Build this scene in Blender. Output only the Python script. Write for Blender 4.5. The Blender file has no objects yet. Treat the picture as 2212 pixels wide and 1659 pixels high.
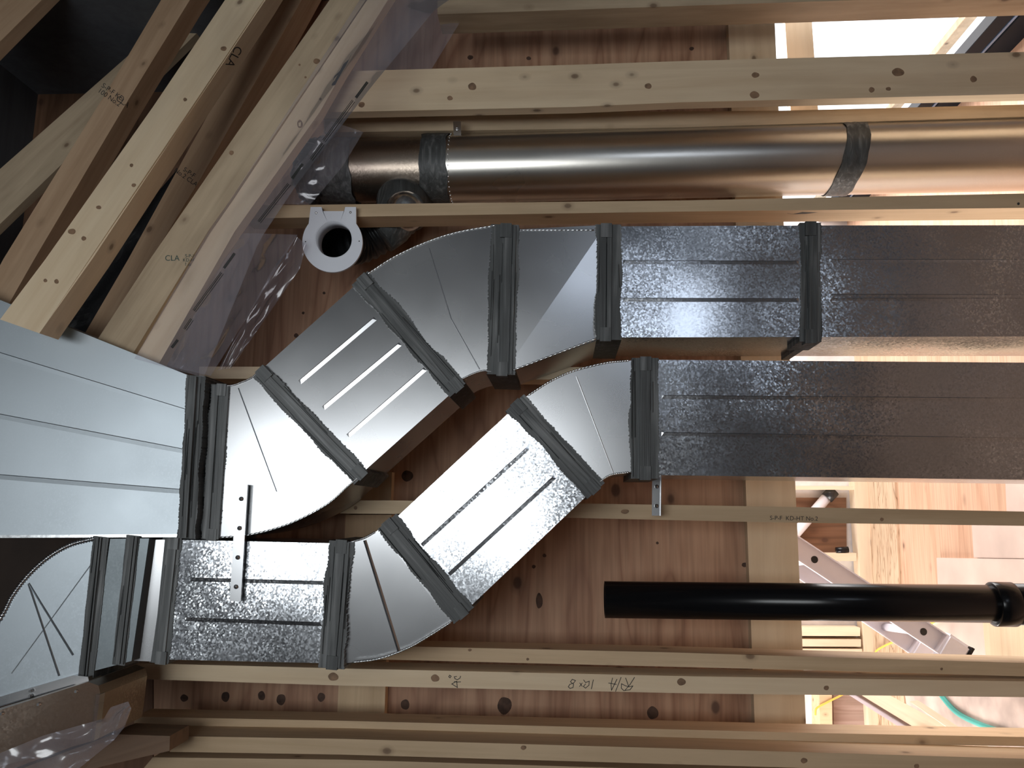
import bpy, bmesh, math, random
from mathutils import Vector, Matrix, noise
random.seed(7)
C = bpy.context.scene.collection
SC = bpy.context.scene

# ------------------------------------------------------------------ camera
F = 1720.0; CX = 1106.0; CY = 829.5
CAM = Vector((0.0, 0.0, 1.70))
Yc = Vector((111.0, 272.5, 1720.0)).normalized()          # room depth axis in camera axes (right, down, forward)
Zc = Vector((-26333.0, -130.0, 1720.0)).normalized()      # room up axis
Xc = Yc.cross(Zc)
right = Vector((Xc.x, Yc.x, Zc.x)); down = Vector((Xc.y, Yc.y, Zc.y)); fwd = Vector((Xc.z, Yc.z, Zc.z))
cam = bpy.data.cameras.new('camera'); camo = bpy.data.objects.new('camera', cam); C.objects.link(camo)
camo.matrix_world = Matrix(((right.x, -down.x, -fwd.x, CAM.x), (right.y, -down.y, -fwd.y, CAM.y),
                            (right.z, -down.z, -fwd.z, CAM.z), (0, 0, 0, 1)))
cam.sensor_fit = 'HORIZONTAL'; cam.sensor_width = 36.0; cam.lens = 36.0 * F / 2212.0
cam.clip_start = 0.02
SC.camera = camo

def ray(px, py):
    return right * ((px - CX) / F) + down * ((py - CY) / F) + fwd
def P(px, py, Y):                       # a point of the vertical plane at depth Y
    d = ray(px, py); return CAM + d * (Y / d.y)
def PF(px, py, z=0.0):                  # a point of the floor
    d = ray(px, py); return CAM + d * ((z - CAM.z) / d.z)

# ------------------------------------------------------------------ light
SC.view_settings.view_transform = 'Standard'; SC.view_settings.look = 'None'
SC.view_settings.gamma = 1.0; SC.view_settings.use_curve_mapping = False
SC.view_settings.exposure = 0.0
w = bpy.data.worlds.new('sky'); SC.world = w; w.use_nodes = True
bg = w.node_tree.nodes['Background']; bg.inputs[0].default_value = (0.93, 0.97, 1.0, 1); bg.inputs[1].default_value = 2.2

def area(name, loc, target, sx, sy, power, col):
    l = bpy.data.lights.new(name, 'AREA'); l.shape = 'RECTANGLE'; l.size = sx; l.size_y = sy
    l.energy = power; l.color = col
    o = bpy.data.objects.new(name, l); C.objects.link(o); o.location = loc
    o.rotation_euler = (Vector(target) - Vector(loc)).to_track_quat('-Z', 'Y').to_euler()
    return o
# daylight coming through the room windows, plus an added fill on the left
area('daylight_back_window', (0.08, -1.45, 2.82), (0.08, 2, 2.82), 0.78, 2.0, 34, (0.93, 0.98, 1.0))
area('daylight_low_window', (1.35, -1.45, 0.95), (1.35, 2, 0.95), 0.4, 0.6, 2.2, (0.60, 0.75, 1.0))
area('daylight_rear_room', (2.1, 3.6, 1.25), (-1.2, 3.6, 0.2), 2.2, 1.7, 105, (1.0, 0.92, 0.88))
area('added_left_fill', (-2.4, 3.7, 1.3), (0.0, 3.5, 0.3), 1.5, 1.3, 110, (1.0, 0.92, 0.86))  # added fill that brightens the lower room, no opening is seen there

# ------------------------------------------------------------------ materials
def newmat(name):
    m = bpy.data.materials.new(name); m.use_nodes = True
    nt = m.node_tree; b = nt.nodes['Principled BSDF']
    return m, nt, b
def nd(nt, t, **kw):
    n = nt.nodes.new(t)
    for k, v in kw.items():
        if k.startswith('i_'):
            key = k[2:]; key = int(key) if key.isdigit() else key
            n.inputs[key].default_value = v
        else: setattr(n, k, v)
    return n
def ramp(nt, stops):
    r = nt.nodes.new('ShaderNodeValToRGB'); e = r.color_ramp.elements
    while len(e) < len(stops): e.new(0.5)
    for i, (p, c) in enumerate(stops):
        e[i].position = p; e[i].color = c if len(c) == 4 else (*c, 1)
    return r
def coords(nt, scale, rnd=40.0, src='Object'):
    tc = nd(nt, 'ShaderNodeTexCoord'); mp = nd(nt, 'ShaderNodeMapping'); mp.inputs['Scale'].default_value = scale
    oi = nd(nt, 'ShaderNodeObjectInfo'); mul = nd(nt, 'ShaderNodeMath', operation='MULTIPLY'); mul.inputs[1].default_value = rnd
    nt.links.new(oi.outputs['Random'], mul.inputs[0])
    add = nd(nt, 'ShaderNodeVectorMath', operation='ADD')
    nt.links.new(tc.outputs[src], add.inputs[0]); nt.links.new(mul.outputs[0], add.inputs[1])
    nt.links.new(add.outputs[0], mp.inputs['Vector'])
    return mp
L = lambda nt, a, b: nt.links.new(a, b)

def wood(name, light, dark, knot=(0.12, 0.06, 0.03), rough=0.62, knots=True, grain=1.0, stain=0.0):
    m, nt, b = newmat(name)
    g = coords(nt, (1.6, 34, 34)); n1 = nd(nt, 'ShaderNodeTexNoise', i_Scale=1.0, i_Detail=6.0, i_Roughness=0.6, i_Distortion=0.8)
    L(nt, g.outputs[0], n1.inputs['Vector'])
    g2 = coords(nt, (0.8, 5, 5)); n2 = nd(nt, 'ShaderNodeTexNoise', i_Scale=1.6, i_Detail=3.0, i_Distortion=1.2)
    L(nt, g2.outputs[0], n2.inputs['Vector'])
    mx = nd(nt, 'ShaderNodeMath', operation='MULTIPLY_ADD'); mx.inputs[1].default_value = 0.55 * grain
    L(nt, n1.outputs[0], mx.inputs[0])
    m2 = nd(nt, 'ShaderNodeMath', operation='MULTIPLY'); m2.inputs[1].default_value = 0.5
    L(nt, n2.outputs[0], m2.inputs[0]); L(nt, m2.outputs[0], mx.inputs[2])
    r = ramp(nt, [(0.32, dark), (0.62, light)]); L(nt, mx.outputs[0], r.inputs[0])
    col = r.outputs[0]
    if knots:
        kc = coords(nt, (6.5, 9.5, 9.5)); v = nd(nt, 'ShaderNodeTexVoronoi', i_Scale=1.0, i_Randomness=1.0)
        L(nt, kc.outputs[0], v.inputs['Vector'])
        kr = ramp(nt, [(0.0, (0.85,)*3), (0.06, (0.72,)*3), (0.085, (0.26,)*3), (0.16, (0, 0, 0))]); L(nt, v.outputs['Distance'], kr.inputs[0])
        mix = nd(nt, 'ShaderNodeMixRGB'); mix.inputs[2].default_value = (*knot, 1)
        L(nt, kr.outputs[0], mix.inputs[0]); L(nt, col, mix.inputs[1]); col = mix.outputs[0]
    # random tint from board to board and grime patches
    oi = nd(nt, 'ShaderNodeObjectInfo'); hs = nd(nt, 'ShaderNodeHueSaturation')
    mr = nd(nt, 'ShaderNodeMapRange'); mr.inputs[3].default_value = 0.86; mr.inputs[4].default_value = 1.08
    L(nt, oi.outputs['Random'], mr.inputs[0]); L(nt, mr.outputs[0], hs.inputs['Value']); L(nt, col, hs.inputs['Color']); col = hs.outputs[0]
    s = coords(nt, (2.0, 7, 7), 77); n3 = nd(nt, 'ShaderNodeTexNoise', i_Scale=1.5, i_Detail=5.0); L(nt, s.outputs[0], n3.inputs['Vector'])
    sr = ramp(nt, [(0.5 - stain * 0.3, (0, 0, 0)), (0.75, (0.35 + stain,)*3)]); L(nt, n3.outputs[0], sr.inputs[0])
    mix2 = nd(nt, 'ShaderNodeMixRGB', blend_type='MULTIPLY'); mix2.inputs[2].default_value = (0.62, 0.60, 0.58, 1)
    L(nt, sr.outputs[0], mix2.inputs[0]); L(nt, col, mix2.inputs[1])
    L(nt, mix2.outputs[0], b.inputs['Base Color'])
    b.inputs['Roughness'].default_value = rough
    bp = nd(nt, 'ShaderNodeBump', i_Strength=0.25, i_Distance=0.002); L(nt, n1.outputs[0], bp.inputs['Height']); L(nt, bp.outputs[0], b.inputs['Normal'])
    return m

def plywood(name, light, mid, dark, scale=1.0, rough=0.6):
    m, nt, b = newmat(name)
    g = coords(nt, (1.0 * scale, 6 * scale, 5.0 * scale), 13)
    n1 = nd(nt, 'ShaderNodeTexNoise', i_Scale=1.0, i_Detail=2.0, i_Distortion=1.6); L(nt, g.outputs[0], n1.inputs['Vector'])
    # cathedral figure: contour bands of a stretched noise, grain running along the local Z
    ml = nd(nt, 'ShaderNodeMath', operation='MULTIPLY'); ml.inputs[1].default_value = 7.0; L(nt, n1.outputs[0], ml.inputs[0])
    fr = nd(nt, 'ShaderNodeMath', operation='PINGPONG'); fr.inputs[1].default_value = 1.0; L(nt, ml.outputs[0], fr.inputs[0])
    r = ramp(nt, [(0.0, dark), (0.30, mid), (0.8, light)]); L(nt, fr.outputs[0], r.inputs[0])
    g2 = coords(nt, (3, 90, 90), 13); n2 = nd(nt, 'ShaderNodeTexNoise', i_Scale=1.0, i_Detail=4.0); L(nt, g2.outputs[0], n2.inputs['Vector'])
    ov = nd(nt, 'ShaderNodeMixRGB', blend_type='MULTIPLY'); ov.inputs[0].default_value = 0.6
    r2 = ramp(nt, [(0.3, (0.62, 0.58, 0.55)), (0.6, (1, 1, 1))]); L(nt, n2.outputs[0], r2.inputs[0])
    L(nt, r.outputs[0], ov.inputs[1]); L(nt, r2.outputs[0], ov.inputs[2])
    kc = coords(nt, (3.2, 4.5, 4.6), 5); v = nd(nt, 'ShaderNodeTexVoronoi', i_Scale=1.3); L(nt, kc.outputs[0], v.inputs['Vector'])
    kr = ramp(nt, [(0.0, (0.9,)*3), (0.07, (0.8,)*3), (0.10, (0.25,)*3), (0.17, (0, 0, 0))]); L(nt, v.outputs['Distance'], kr.inputs[0])
    mix = nd(nt, 'ShaderNodeMixRGB'); mix.inputs[2].default_value = (0.07, 0.03, 0.018, 1)
    L(nt, kr.outputs[0], mix.inputs[0]); L(nt, ov.outputs[0], mix.inputs[1])
    L(nt, mix.outputs[0], b.inputs['Base Color']); b.inputs['Roughness'].default_value = rough
    return m

def galv(name, base, rough, spangle=0.35, wave=0.35, wscale=5.0, streak=False):
    m, nt, b = newmat(name); b.inputs['Metallic'].default_value = 1.0
    g = coords(nt, (1, 1, 1), 9); v = nd(nt, 'ShaderNodeTexVoronoi', i_Scale=270.0); L(nt, g.outputs[0], v.inputs['Vector'])
    n = nd(nt, 'ShaderNodeTexNoise', i_Scale=4.5, i_Detail=3.0); L(nt, g.outputs[0], n.inputs['Vector'])
    bw = nd(nt, 'ShaderNodeSeparateColor'); L(nt, v.outputs['Color'], bw.inputs[0])
    pr = ramp(nt, [(0.35, (0.25,)*3), (0.7, (1, 1, 1))]); L(nt, n.outputs[0], pr.inputs[0])
    c = nd(nt, 'ShaderNodeMath', operation='MULTIPLY'); L(nt, bw.outputs[0], c.inputs[0]); L(nt, pr.outputs[0], c.inputs[1])
    r = ramp(nt, [(0.0, tuple(x * (1 - spangle * 0.25) for x in base)), (0.55, base), (1.0, tuple(min(1, x * (1 + spangle)) for x in base))])
    L(nt, c.outputs[0], r.inputs[0]); L(nt, r.outputs[0], b.inputs['Base Color'])
    rr = nd(nt, 'ShaderNodeMapRange'); rr.inputs[3].default_value = rough * 0.9; rr.inputs[4].default_value = rough * 1.25
    L(nt, n.outputs[0], rr.inputs[0]); L(nt, rr.outputs[0], b.inputs['Roughness'])
    wn = nd(nt, 'ShaderNodeTexNoise', i_Scale=wscale, i_Detail=0.0); L(nt, g.outputs[0], wn.inputs['Vector'])
    geo = nd(nt, 'ShaderNodeNewGeometry'); w1 = nd(nt, 'ShaderNodeVectorMath', operation='SUBTRACT'); w1.inputs[1].default_value = (0.5, 0.5, 0.5); L(nt, wn.outputs['Color'], w1.inputs[0])
    w2 = nd(nt, 'ShaderNodeVectorMath', operation='SCALE'); w2.inputs['Scale'].default_value = 0.03 * wave * wscale; L(nt, w1.outputs[0], w2.inputs[0])
    b1 = nd(nt, 'ShaderNodeVectorMath', operation='ADD'); L(nt, geo.outputs['Normal'], b1.inputs[0]); L(nt, w2.outputs[0], b1.inputs[1])
    sb = nd(nt, 'ShaderNodeVectorMath', operation='SUBTRACT'); sb.inputs[1].default_value = (0.5, 0.5, 0.5); L(nt, v.outputs['Color'], sb.inputs[0])
    sm = nd(nt, 'ShaderNodeMath', operation='MULTIPLY'); sm.inputs[1].default_value = 0.19 * spangle; L(nt, pr.outputs[0], sm.inputs[0])
    sc = nd(nt, 'ShaderNodeVectorMath', operation='SCALE'); L(nt, sb.outputs[0], sc.inputs[0]); L(nt, sm.outputs[0], sc.inputs['Scale'])
    sa = nd(nt, 'ShaderNodeVectorMath', operation='ADD'); L(nt, b1.outputs[0], sa.inputs[0]); L(nt, sc.outputs[0], sa.inputs[1])
    b2 = nd(nt, 'ShaderNodeVectorMath', operation='NORMALIZE'); L(nt, sa.outputs[0], b2.inputs[0])
    L(nt, b2.outputs[0], b.inputs['Normal'])
    if streak:
        g3 = coords(nt, (4, 4, 4), 3)
    return m

def simple(name, col, rough=0.5, metal=0.0, nscale=8.0, var=0.2, bump=0.0, bscale=40.0, stretch=(1, 1, 1), spec=0.5):
    m, nt, b = newmat(name)
    g = coords(nt, stretch, 11); n = nd(nt, 'ShaderNodeTexNoise', i_Scale=nscale, i_Detail=4.0); L(nt, g.outputs[0], n.inputs['Vector'])
    r = ramp(nt, [(0.3, tuple(x * (1 - var) for x in col)), (0.7, tuple(min(1, x * (1 + var)) for x in col))])
    L(nt, n.outputs[0], r.inputs[0]); L(nt, r.outputs[0], b.inputs['Base Color'])
    b.inputs['Roughness'].default_value = rough; b.inputs['Metallic'].default_value = metal
    b.inputs['Specular IOR Level'].default_value = spec
    if bump:
        n2 = nd(nt, 'ShaderNodeTexNoise', i_Scale=bscale, i_Detail=4.0); L(nt, g.outputs[0], n2.inputs['Vector'])
        bp = nd(nt, 'ShaderNodeBump', i_Strength=bump, i_Distance=0.004); L(nt, n2.outputs[0], bp.inputs['Height']); L(nt, bp.outputs[0], b.inputs['Normal'])
    return m

SPF = wood('spruce_lumber', (0.66, 0.49, 0.31), (0.50, 0.35, 0.205))
SPF2 = wood('weathered_spruce', (0.60, 0.47, 0.32), (0.42, 0.31, 0.20), stain=0.6)
SPFR = wood('reddish_lumber', (0.56, 0.38, 0.24), (0.40, 0.25, 0.145))
SPFL = wood('fresh_light_lumber', (0.80, 0.64, 0.44), (0.68, 0.51, 0.325))
PLY = plywood('fir_plywood', (0.52, 0.315, 0.20), (0.455, 0.26, 0.16), (0.36, 0.19, 0.115))
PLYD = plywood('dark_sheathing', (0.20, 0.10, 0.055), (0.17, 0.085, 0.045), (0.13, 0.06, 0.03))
PLYF = plywood('floor_plywood', (0.62, 0.40, 0.275), (0.60, 0.375, 0.25), (0.55, 0.33, 0.215), 0.5)
LVL = plywood('oriented_strand', (0.60, 0.45, 0.31), (0.56, 0.40, 0.27), (0.30, 0.19, 0.11), 3.0)
DUST = simple('dusty_panel', (0.62, 0.49, 0.42), 0.8, var=0.18, nscale=3)
GAL = galv('galvanized_steel', (0.55, 0.57, 0.60), 0.21, 0.75, 0.9)
GALD = galv('galvanized_steel_smooth', (0.47, 0.475, 0.485), 0.25, 0.0, 0.20, 3.0)
GALP = galv('galvanized_plenum_steel', (0.39, 0.43, 0.46), 0.42, 0.08, 0.2, 3.0)
GALR = galv('round_duct_steel', (0.66, 0.63, 0.58), 0.27, 0.05, 0.015, 2.0)
GALO = galv('rust_and_reflection_steel', (0.40, 0.33, 0.27), 0.34, 0.4, 0.2, 8.0)  # brown is rust on the round pipe, painted reflection on the metal box
def sealmat(name, dk, md_, lt):
    m, nt, b = newmat(name)
    g = coords(nt, (3.5, 90, 90), 11); n = nd(nt, 'ShaderNodeTexNoise', i_Scale=1.0, i_Detail=5.0, i_Distortion=0.6); L(nt, g.outputs[0], n.inputs['Vector'])
    g2 = coords(nt, (5, 9, 9), 7); n2 = nd(nt, 'ShaderNodeTexNoise', i_Scale=1.0, i_Detail=2.0); L(nt, g2.outputs[0], n2.inputs['Vector'])
    ad = nd(nt, 'ShaderNodeMath', operation='MULTIPLY_ADD'); ad.inputs[1].default_value = 0.55; L(nt, n.outputs[0], ad.inputs[0])
    mu = nd(nt, 'ShaderNodeMath', operation='MULTIPLY'); mu.inputs[1].default_value = 0.45; L(nt, n2.outputs[0], mu.inputs[0]); L(nt, mu.outputs[0], ad.inputs[2])
    r = ramp(nt, [(0.38, dk), (0.52, md_), (0.66, lt)]); L(nt, ad.outputs[0], r.inputs[0]); L(nt, r.outputs[0], b.inputs['Base Color'])
    b.inputs['Roughness'].default_value = 0.5
    bp = nd(nt, 'ShaderNodeBump', i_Strength=0.8, i_Distance=0.0025); L(nt, n.outputs[0], bp.inputs['Height']); L(nt, bp.outputs[0], b.inputs['Normal'])
    return m
SEAL = sealmat('duct_sealant', (0.035, 0.037, 0.037), (0.062, 0.066, 0.066), (0.17, 0.175, 0.175))
SEALL = sealmat('pale_duct_sealant', (0.07, 0.075, 0.075), (0.12, 0.125, 0.125), (0.26, 0.27, 0.27))
RIM = simple('bright_seam_steel', (0.75, 0.77, 0.78), 0.22, 1.0, var=0.3, nscale=90)
ABS = simple('black_abs', (0.006, 0.006, 0.007), 0.22, var=0.1, bump=0.02, spec=0.3)
BLACK = simple('black_membrane', (0.012, 0.012, 0.013), 0.35, var=0.3, bump=0.9, bscale=30)
FRAME = simple('black_window_frame', (0.004, 0.006, 0.010), 0.55, var=0.2, spec=0.12)
WHITE = simple('white_plastic', (0.80, 0.82, 0.88), 0.45, var=0.03)
ALU = simple('ladder_aluminium', (0.74, 0.73, 0.79), 0.45, 0.0, var=0.05)
INK = simple('marker_ink', (0.03, 0.03, 0.028), 0.7, var=0.1)
INKG = simple('grade_stamp_ink', (0.05, 0.10, 0.09), 0.8, var=0.3)
TEAL = simple('teal_hose', (0.05, 0.34, 0.30), 0.4, var=0.1)
YEL = simple('yellow_cord', (0.78, 0.48, 0.08), 0.5, var=0.1)
SCREW = simple('zinc_screw', (0.7, 0.7, 0.7), 0.25, 1.0, var=0.1)
FLEX = simple('flexible_duct_foil', (0.045, 0.048, 0.052), 0.35, 0.4, var=0.4, bump=0.4)

def filmmat():
    m, nt, b = newmat('poly_film'); out = nt.nodes['Material Output']
    tr = nd(nt, 'ShaderNodeBsdfTransparent'); tr.inputs[0].default_value = (0.93, 0.91, 0.93, 1)
    gl = nd(nt, 'ShaderNodeBsdfGlossy'); gl.inputs['Roughness'].default_value = 0.16
    df = nd(nt, 'ShaderNodeBsdfDiffuse'); df.inputs[0].default_value = (0.62, 0.60, 0.66, 1)
    g = coords(nt, (1, 1, 1), 3); n = nd(nt, 'ShaderNodeTexNoise', i_Scale=7.0, i_Detail=1.0); L(nt, g.outputs[0], n.inputs['Vector'])
    bp = nd(nt, 'ShaderNodeBump', i_Strength=0.35, i_Distance=0.02); L(nt, n.outputs[0], bp.inputs['Height']); L(nt, bp.outputs[0], gl.inputs['Normal'])
    a = nd(nt, 'ShaderNodeMixShader'); a.inputs[0].default_value = 0.17; L(nt, tr.outputs[0], a.inputs[1]); L(nt, df.outputs[0], a.inputs[2])
    fr = nd(nt, 'ShaderNodeLayerWeight', i_Blend=0.25); L(nt, bp.outputs[0], fr.inputs['Normal'])
    ad = nd(nt, 'ShaderNodeMath', operation='MULTIPLY_ADD'); ad.inputs[1].default_value = 0.5; ad.inputs[2].default_value = 0.07; L(nt, fr.outputs['Fresnel'], ad.inputs[0])
    c = nd(nt, 'ShaderNodeMixShader'); L(nt, ad.outputs[0], c.inputs[0]); L(nt, a.outputs[0], c.inputs[1]); L(nt, gl.outputs[0], c.inputs[2])
    L(nt, c.outputs[0], out.inputs[0]); return m
FILM = filmmat()

# ------------------------------------------------------------------ building helpers
def obj(name, bm, mat, parent=None, frame=None, smooth=False):
    if frame is not None:
        bmesh.ops.transform(bm, matrix=frame.inverted(), verts=bm.verts)
    bmesh.ops.recalc_face_normals(bm, faces=bm.faces)
    me = bpy.data.meshes.new(name); bm.to_mesh(me); bm.free(); me.materials.append(mat)
    if smooth:
        for p in me.polygons: p.use_smooth = True
    o = bpy.data.objects.new(name, me); C.objects.link(o)
    if parent is not None:
        o.parent = parent
        if frame is not None: o.matrix_parent_inverse = parent.matrix_world.inverted(); o.matrix_basis = frame; bpy.context.view_layer.update()
        else: o.matrix_parent_inverse = parent.matrix_world.inverted()
    elif frame is not None: o.matrix_world = frame
    return o
def tag(o, label=None, cat=None, group=None, kind=None):
    if label: o['label'] = label
    if cat: o['category'] = cat
    if group: o['group'] = group
    if kind: o['kind'] = kind
    return o
def thing(name, label, cat, loc=(0, 0, 0), group=None):
    o = bpy.data.objects.new(name, None); C.objects.link(o); o.location = loc; o.empty_display_size = 0.1
    bpy.context.view_layer.update()
    return tag(o, label, cat, group)

def add_prism(bm, pts, depth, back=None):
    """closed solid: front outline pts (world), pushed back by depth along the room's depth axis"""
    off = Vector((0, depth, 0))
    f = [bm.verts.new(p) for p in pts]; k = [bm.verts.new(p + off) for p in (back or pts)]
    n = len(pts)
    faces = [bm.faces.new(f), bm.faces.new(k[::-1])]
    for i in range(n):
        faces.append(bm.faces.new((f[i], k[i], k[(i + 1) % n], f[(i + 1) % n])))
    return faces
def bevel(bm, wdt, seg=1):
    es = [e for e in bm.edges if len(e.link_faces) == 2 and e.calc_face_angle(0) > 0.5]
    bmesh.ops.bevel(bm, geom=es, offset=wdt, segments=seg, affect='EDGES', clamp_overlap=True)
def add_box(bm, c, s, rot=None):
    m = Matrix.Translation(c) @ (rot.to_4x4() if rot else Matrix()) @ Matrix.Diagonal((*s, 1))
    return bmesh.ops.create_cube(bm, size=1.0, matrix=m)
def add_tube(bm, pts, r, seg=12, rad=None, cap=True):
    rings = []; n = len(pts); up = None
    for i, p in enumerate(pts):
        t = (pts[min(i + 1, n - 1)] - pts[max(i - 1, 0)]).normalized()
        if up is None:
            up = t.orthogonal().normalized()
        up = (up - t * up.dot(t)).normalized(); s = t.cross(up)
        rr = rad[i] if rad else r
        rings.append([bm.verts.new(p + (up * math.cos(a) + s * math.sin(a)) * rr) for a in [2 * math.pi * k / seg for k in range(seg)]])
    for a, b in zip(rings, rings[1:]):
        for k in range(seg):
            bm.faces.new((a[k], a[(k + 1) % seg], b[(k + 1) % seg], b[k]))
    if cap:
        bm.faces.new(rings[0][::-1]); bm.faces.new(rings[-1])
def interp(line, x):
    for (x0, y0), (x1, y1) in zip(line, line[1:]):
        if x <= x1: break
    return y0 + (y1 - y0) * (x - x0) / (x1 - x0)
def board(name, top, bot, Y, depth, mat, label=None, cat='lumber', group=None, kind=None, parent=None, bev=0.0018):
    """top and bottom edges of the near face, left to right; Y a number or (left, right)"""
    Ya, Yb = Y if isinstance(Y, tuple) else (Y, Y)
    def pts(line):
        a = Vector((line[0][0], line[0][1])); e = Vector(line[-1]); ln = (e - a).length
        out = []
        for q in line:
            t = (Vector(q) - a).length / ln
            out.append(P(q[0], q[1], 1.0 / ((1 - t) / Ya + t / Yb)))
        return out
    tp, bp_ = pts(top), pts(bot)
    bm = bmesh.new(); add_prism(bm, tp + bp_[::-1], depth)
    if bev: bevel(bm, bev)
    a = (tp[0] + bp_[0]) / 2; b = (tp[-1] + bp_[-1]) / 2
    x = (b - a).normalized(); y = Vector((0, 1, 0)); y = (y - x * y.dot(x)).normalized(); z = x.cross(y)
    m = Matrix(((x.x, y.x, z.x, a.x), (x.y, y.y, z.y, a.y), (x.z, y.z, z.z, a.z), (0, 0, 0, 1)))
    o = obj(name, bm, mat, parent, m)
    return tag(o, label, cat if label else None, group, kind)
def ext(line, x):
    """continue an edge line of the photograph to pixel column x (down to the floor plate)"""
    (x0, y0), (x1, y1) = line[-2], line[-1]
    return line + [(x, y1 + (y1 - y0) * (x - x1) / (x1 - x0))]
EMP = None

# ------------------------------------------------------------------ the shell of the rooms
def slab(name, pts, depth, mat, frame=None, axis=None):
    bm = bmesh.new()
    off = Vector(axis) * depth if axis else Vector((0, depth, 0))
    f = [bm.verts.new(p) for p in pts]; k = [bm.verts.new(p + off) for p in pts]; n = len(pts)
    bm.faces.new(f); bm.faces.new(k[::-1])
    for i in range(n): bm.faces.new((f[i], k[i], k[(i + 1) % n], f[(i + 1) % n]))
    return tag(obj(name, bm, mat), kind='structure')
def wallbox(name, lo, hi, mat, holes=(), axis=1):
    """box wall lo..hi; holes = rectangles in the two other axes"""
    bm = bmesh.new(); ax = [i for i in range(3) if i != axis]
    us = sorted({lo[ax[0]], hi[ax[0]], *[h[0] for h in holes], *[h[1] for h in holes]})
    vs = sorted({lo[ax[1]], hi[ax[1]], *[h[2] for h in holes], *[h[3] for h in holes]})
    for u0, u1 in zip(us, us[1:]):
        for v0, v1 in zip(vs, vs[1:]):
            cu, cv = (u0 + u1) / 2, (v0 + v1) / 2
            if any(h[0] < cu < h[1] and h[2] < cv < h[3] for h in holes): continue
            c = [0, 0, 0]; s = [0, 0, 0]
            c[ax[0]] = cu; s[ax[0]] = u1 - u0; c[ax[1]] = cv; s[ax[1]] = v1 - v0
            c[axis] = (lo[axis] + hi[axis]) / 2; s[axis] = hi[axis] - lo[axis]
            add_box(bm, Vector(c), s)
    bmesh.ops.remove_doubles(bm, verts=bm.verts, dist=1e-5)
    return tag(obj(name, bm, mat), kind='structure')

YP = 2.51
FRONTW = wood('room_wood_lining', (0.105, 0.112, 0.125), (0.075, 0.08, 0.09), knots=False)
wallbox('wall_back', (-2.3, -1.42, 0), (1.95, -1.32, 4.1), FRONTW, holes=[(-0.34, 0.50, 1.78, 3.86), (1.12, 1.58, 0.62, 1.28)], axis=1)
wallbox('wall_right', (1.76, -1.32, 0), (1.86, 5.2, 4.1), FRONTW, holes=[(2.62, 4.9, 0.0, 2.0)], axis=0)
wallbox('wall_left', (-2.3, -1.32, 0), (-2.2, 5.2, 4.1), FRONTW, holes=[(2.9, 4.5, 0.6, 2.0)], axis=0)  # hole added to let the left fill light in
wallbox('ceiling', (-2.3, -1.32, 4.0), (1.95, 5.2, 4.1), FRONTW, axis=2)
wallbox('light_stop_slab', (-2.2, 2.56, 2.1), (1.76, 5.1, 2.2), FRONTW, axis=2)  # unseen slab added to keep lower room light out of the roof space
wallbox('floor', (-2.3, -1.42, -0.12), (1.95, 5.2, 0.0), PLYF, axis=2)
# rear sheathing: plywood sheets, open towards the roof space (picture left, top) and towards the lower room
slab('wall_rear.003', [P(-700, 730, YP), P(299, 730, YP), P(299, 1452, YP), P(-700, 1452, YP)], 0.016, simple('painted_recess_shade', (0.035, 0.022, 0.016), 0.8))  # shade of the deep recess painted as a near-black sheet
slab('wall_rear', [P(770, -420, YP), P(240, 730, YP), P(300, 730, YP), P(300, 1452, YP), P(1700, 1452, YP), P(1640, 1400, YP),
                   P(1590, -420, YP)], 0.018, PLY)
slab('wall_rear.001', [P(332, 1452.5, YP), P(332, 2350, YP), P(1690, 2350, YP), P(1640, 1452.5, YP)], 0.018, PLY)
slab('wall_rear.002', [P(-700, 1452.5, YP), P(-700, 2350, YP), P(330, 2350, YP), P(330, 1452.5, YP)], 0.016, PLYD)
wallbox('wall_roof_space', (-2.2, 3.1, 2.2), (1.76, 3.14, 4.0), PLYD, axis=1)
YF = PF(1885, 1250).y
wallbox('wall_far', (-2.2, YF + 0.10, 0), (1.76, YF + 0.16, 2.1), simple('far_drywall', (0.62, 0.60, 0.60), 0.8), axis=1)

# ------------------------------------------------------------------ framing lumber
ST = 2.15; SD = 0.089
G1 = 'upright studs of the framed wall'
def stud(top, bot, Y, depth, mat, label, xr=2570, group=G1, name='wall_stud'):
    return board(name, ext(top, xr) if xr else top, ext(bot, xr) if xr else bot, Y, depth, mat, label, 'stud', group)
s1 = stud([(945, 1), (1472, -14), (2212, -36)], [(945, 31), (1472, 13), (2212, -12)], ST, 0.10, SPF2, 'stained stud along the very top edge, its broad underside showing')
s2 = stud([(741, 154), (1240, 140), (1472, 132), (2212, 112)], [(684, 243), (1240, 231), (1472, 221), (2212, 203)], ST, 0.038, SPFL, 'widest pale stud turned flat, crossing in front of the bright window')
s2b = stud([(700, 246), (1690, 239), (2212, 226)], [(700, 286), (1472, 275), (2212, 252)], 2.30, 0.038, SPF2, 'shaded stud tucked behind the flat pale stud, above the round duct')
s3 = stud([(528, 444), (1472, 433), (2212, 418)], [(524, 472), (1472, 457), (2212, 449)], ST, SD, SPF, 'stud that carries the white ring flange, below the round duct')
s4 = stud([(430, 792), (1300, 793), (2212, 800)], [(430, 818), (1300, 820), (2212, 828)], ST, SD, SPFL, 'stud mostly hidden behind the two rectangular ducts')
s5 = stud([(735, 1081), (850, 1081), (1650, 1094), (2212, 1105)], [(735, 1109), (850, 1110), (1650, 1128), (2212, 1136)], ST, SD, SPF, 'stud with a dark grade stamp just under the lower duct')
s6r = stud([(640, 1391), (1440, 1409), (1728, 1418), (2212, 1432)], [(640, 1420), (1440, 1440), (1680, 1446), (2212, 1461)], ST, 0.10, SPF, 'plain stud just above the one with handwriting')
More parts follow.
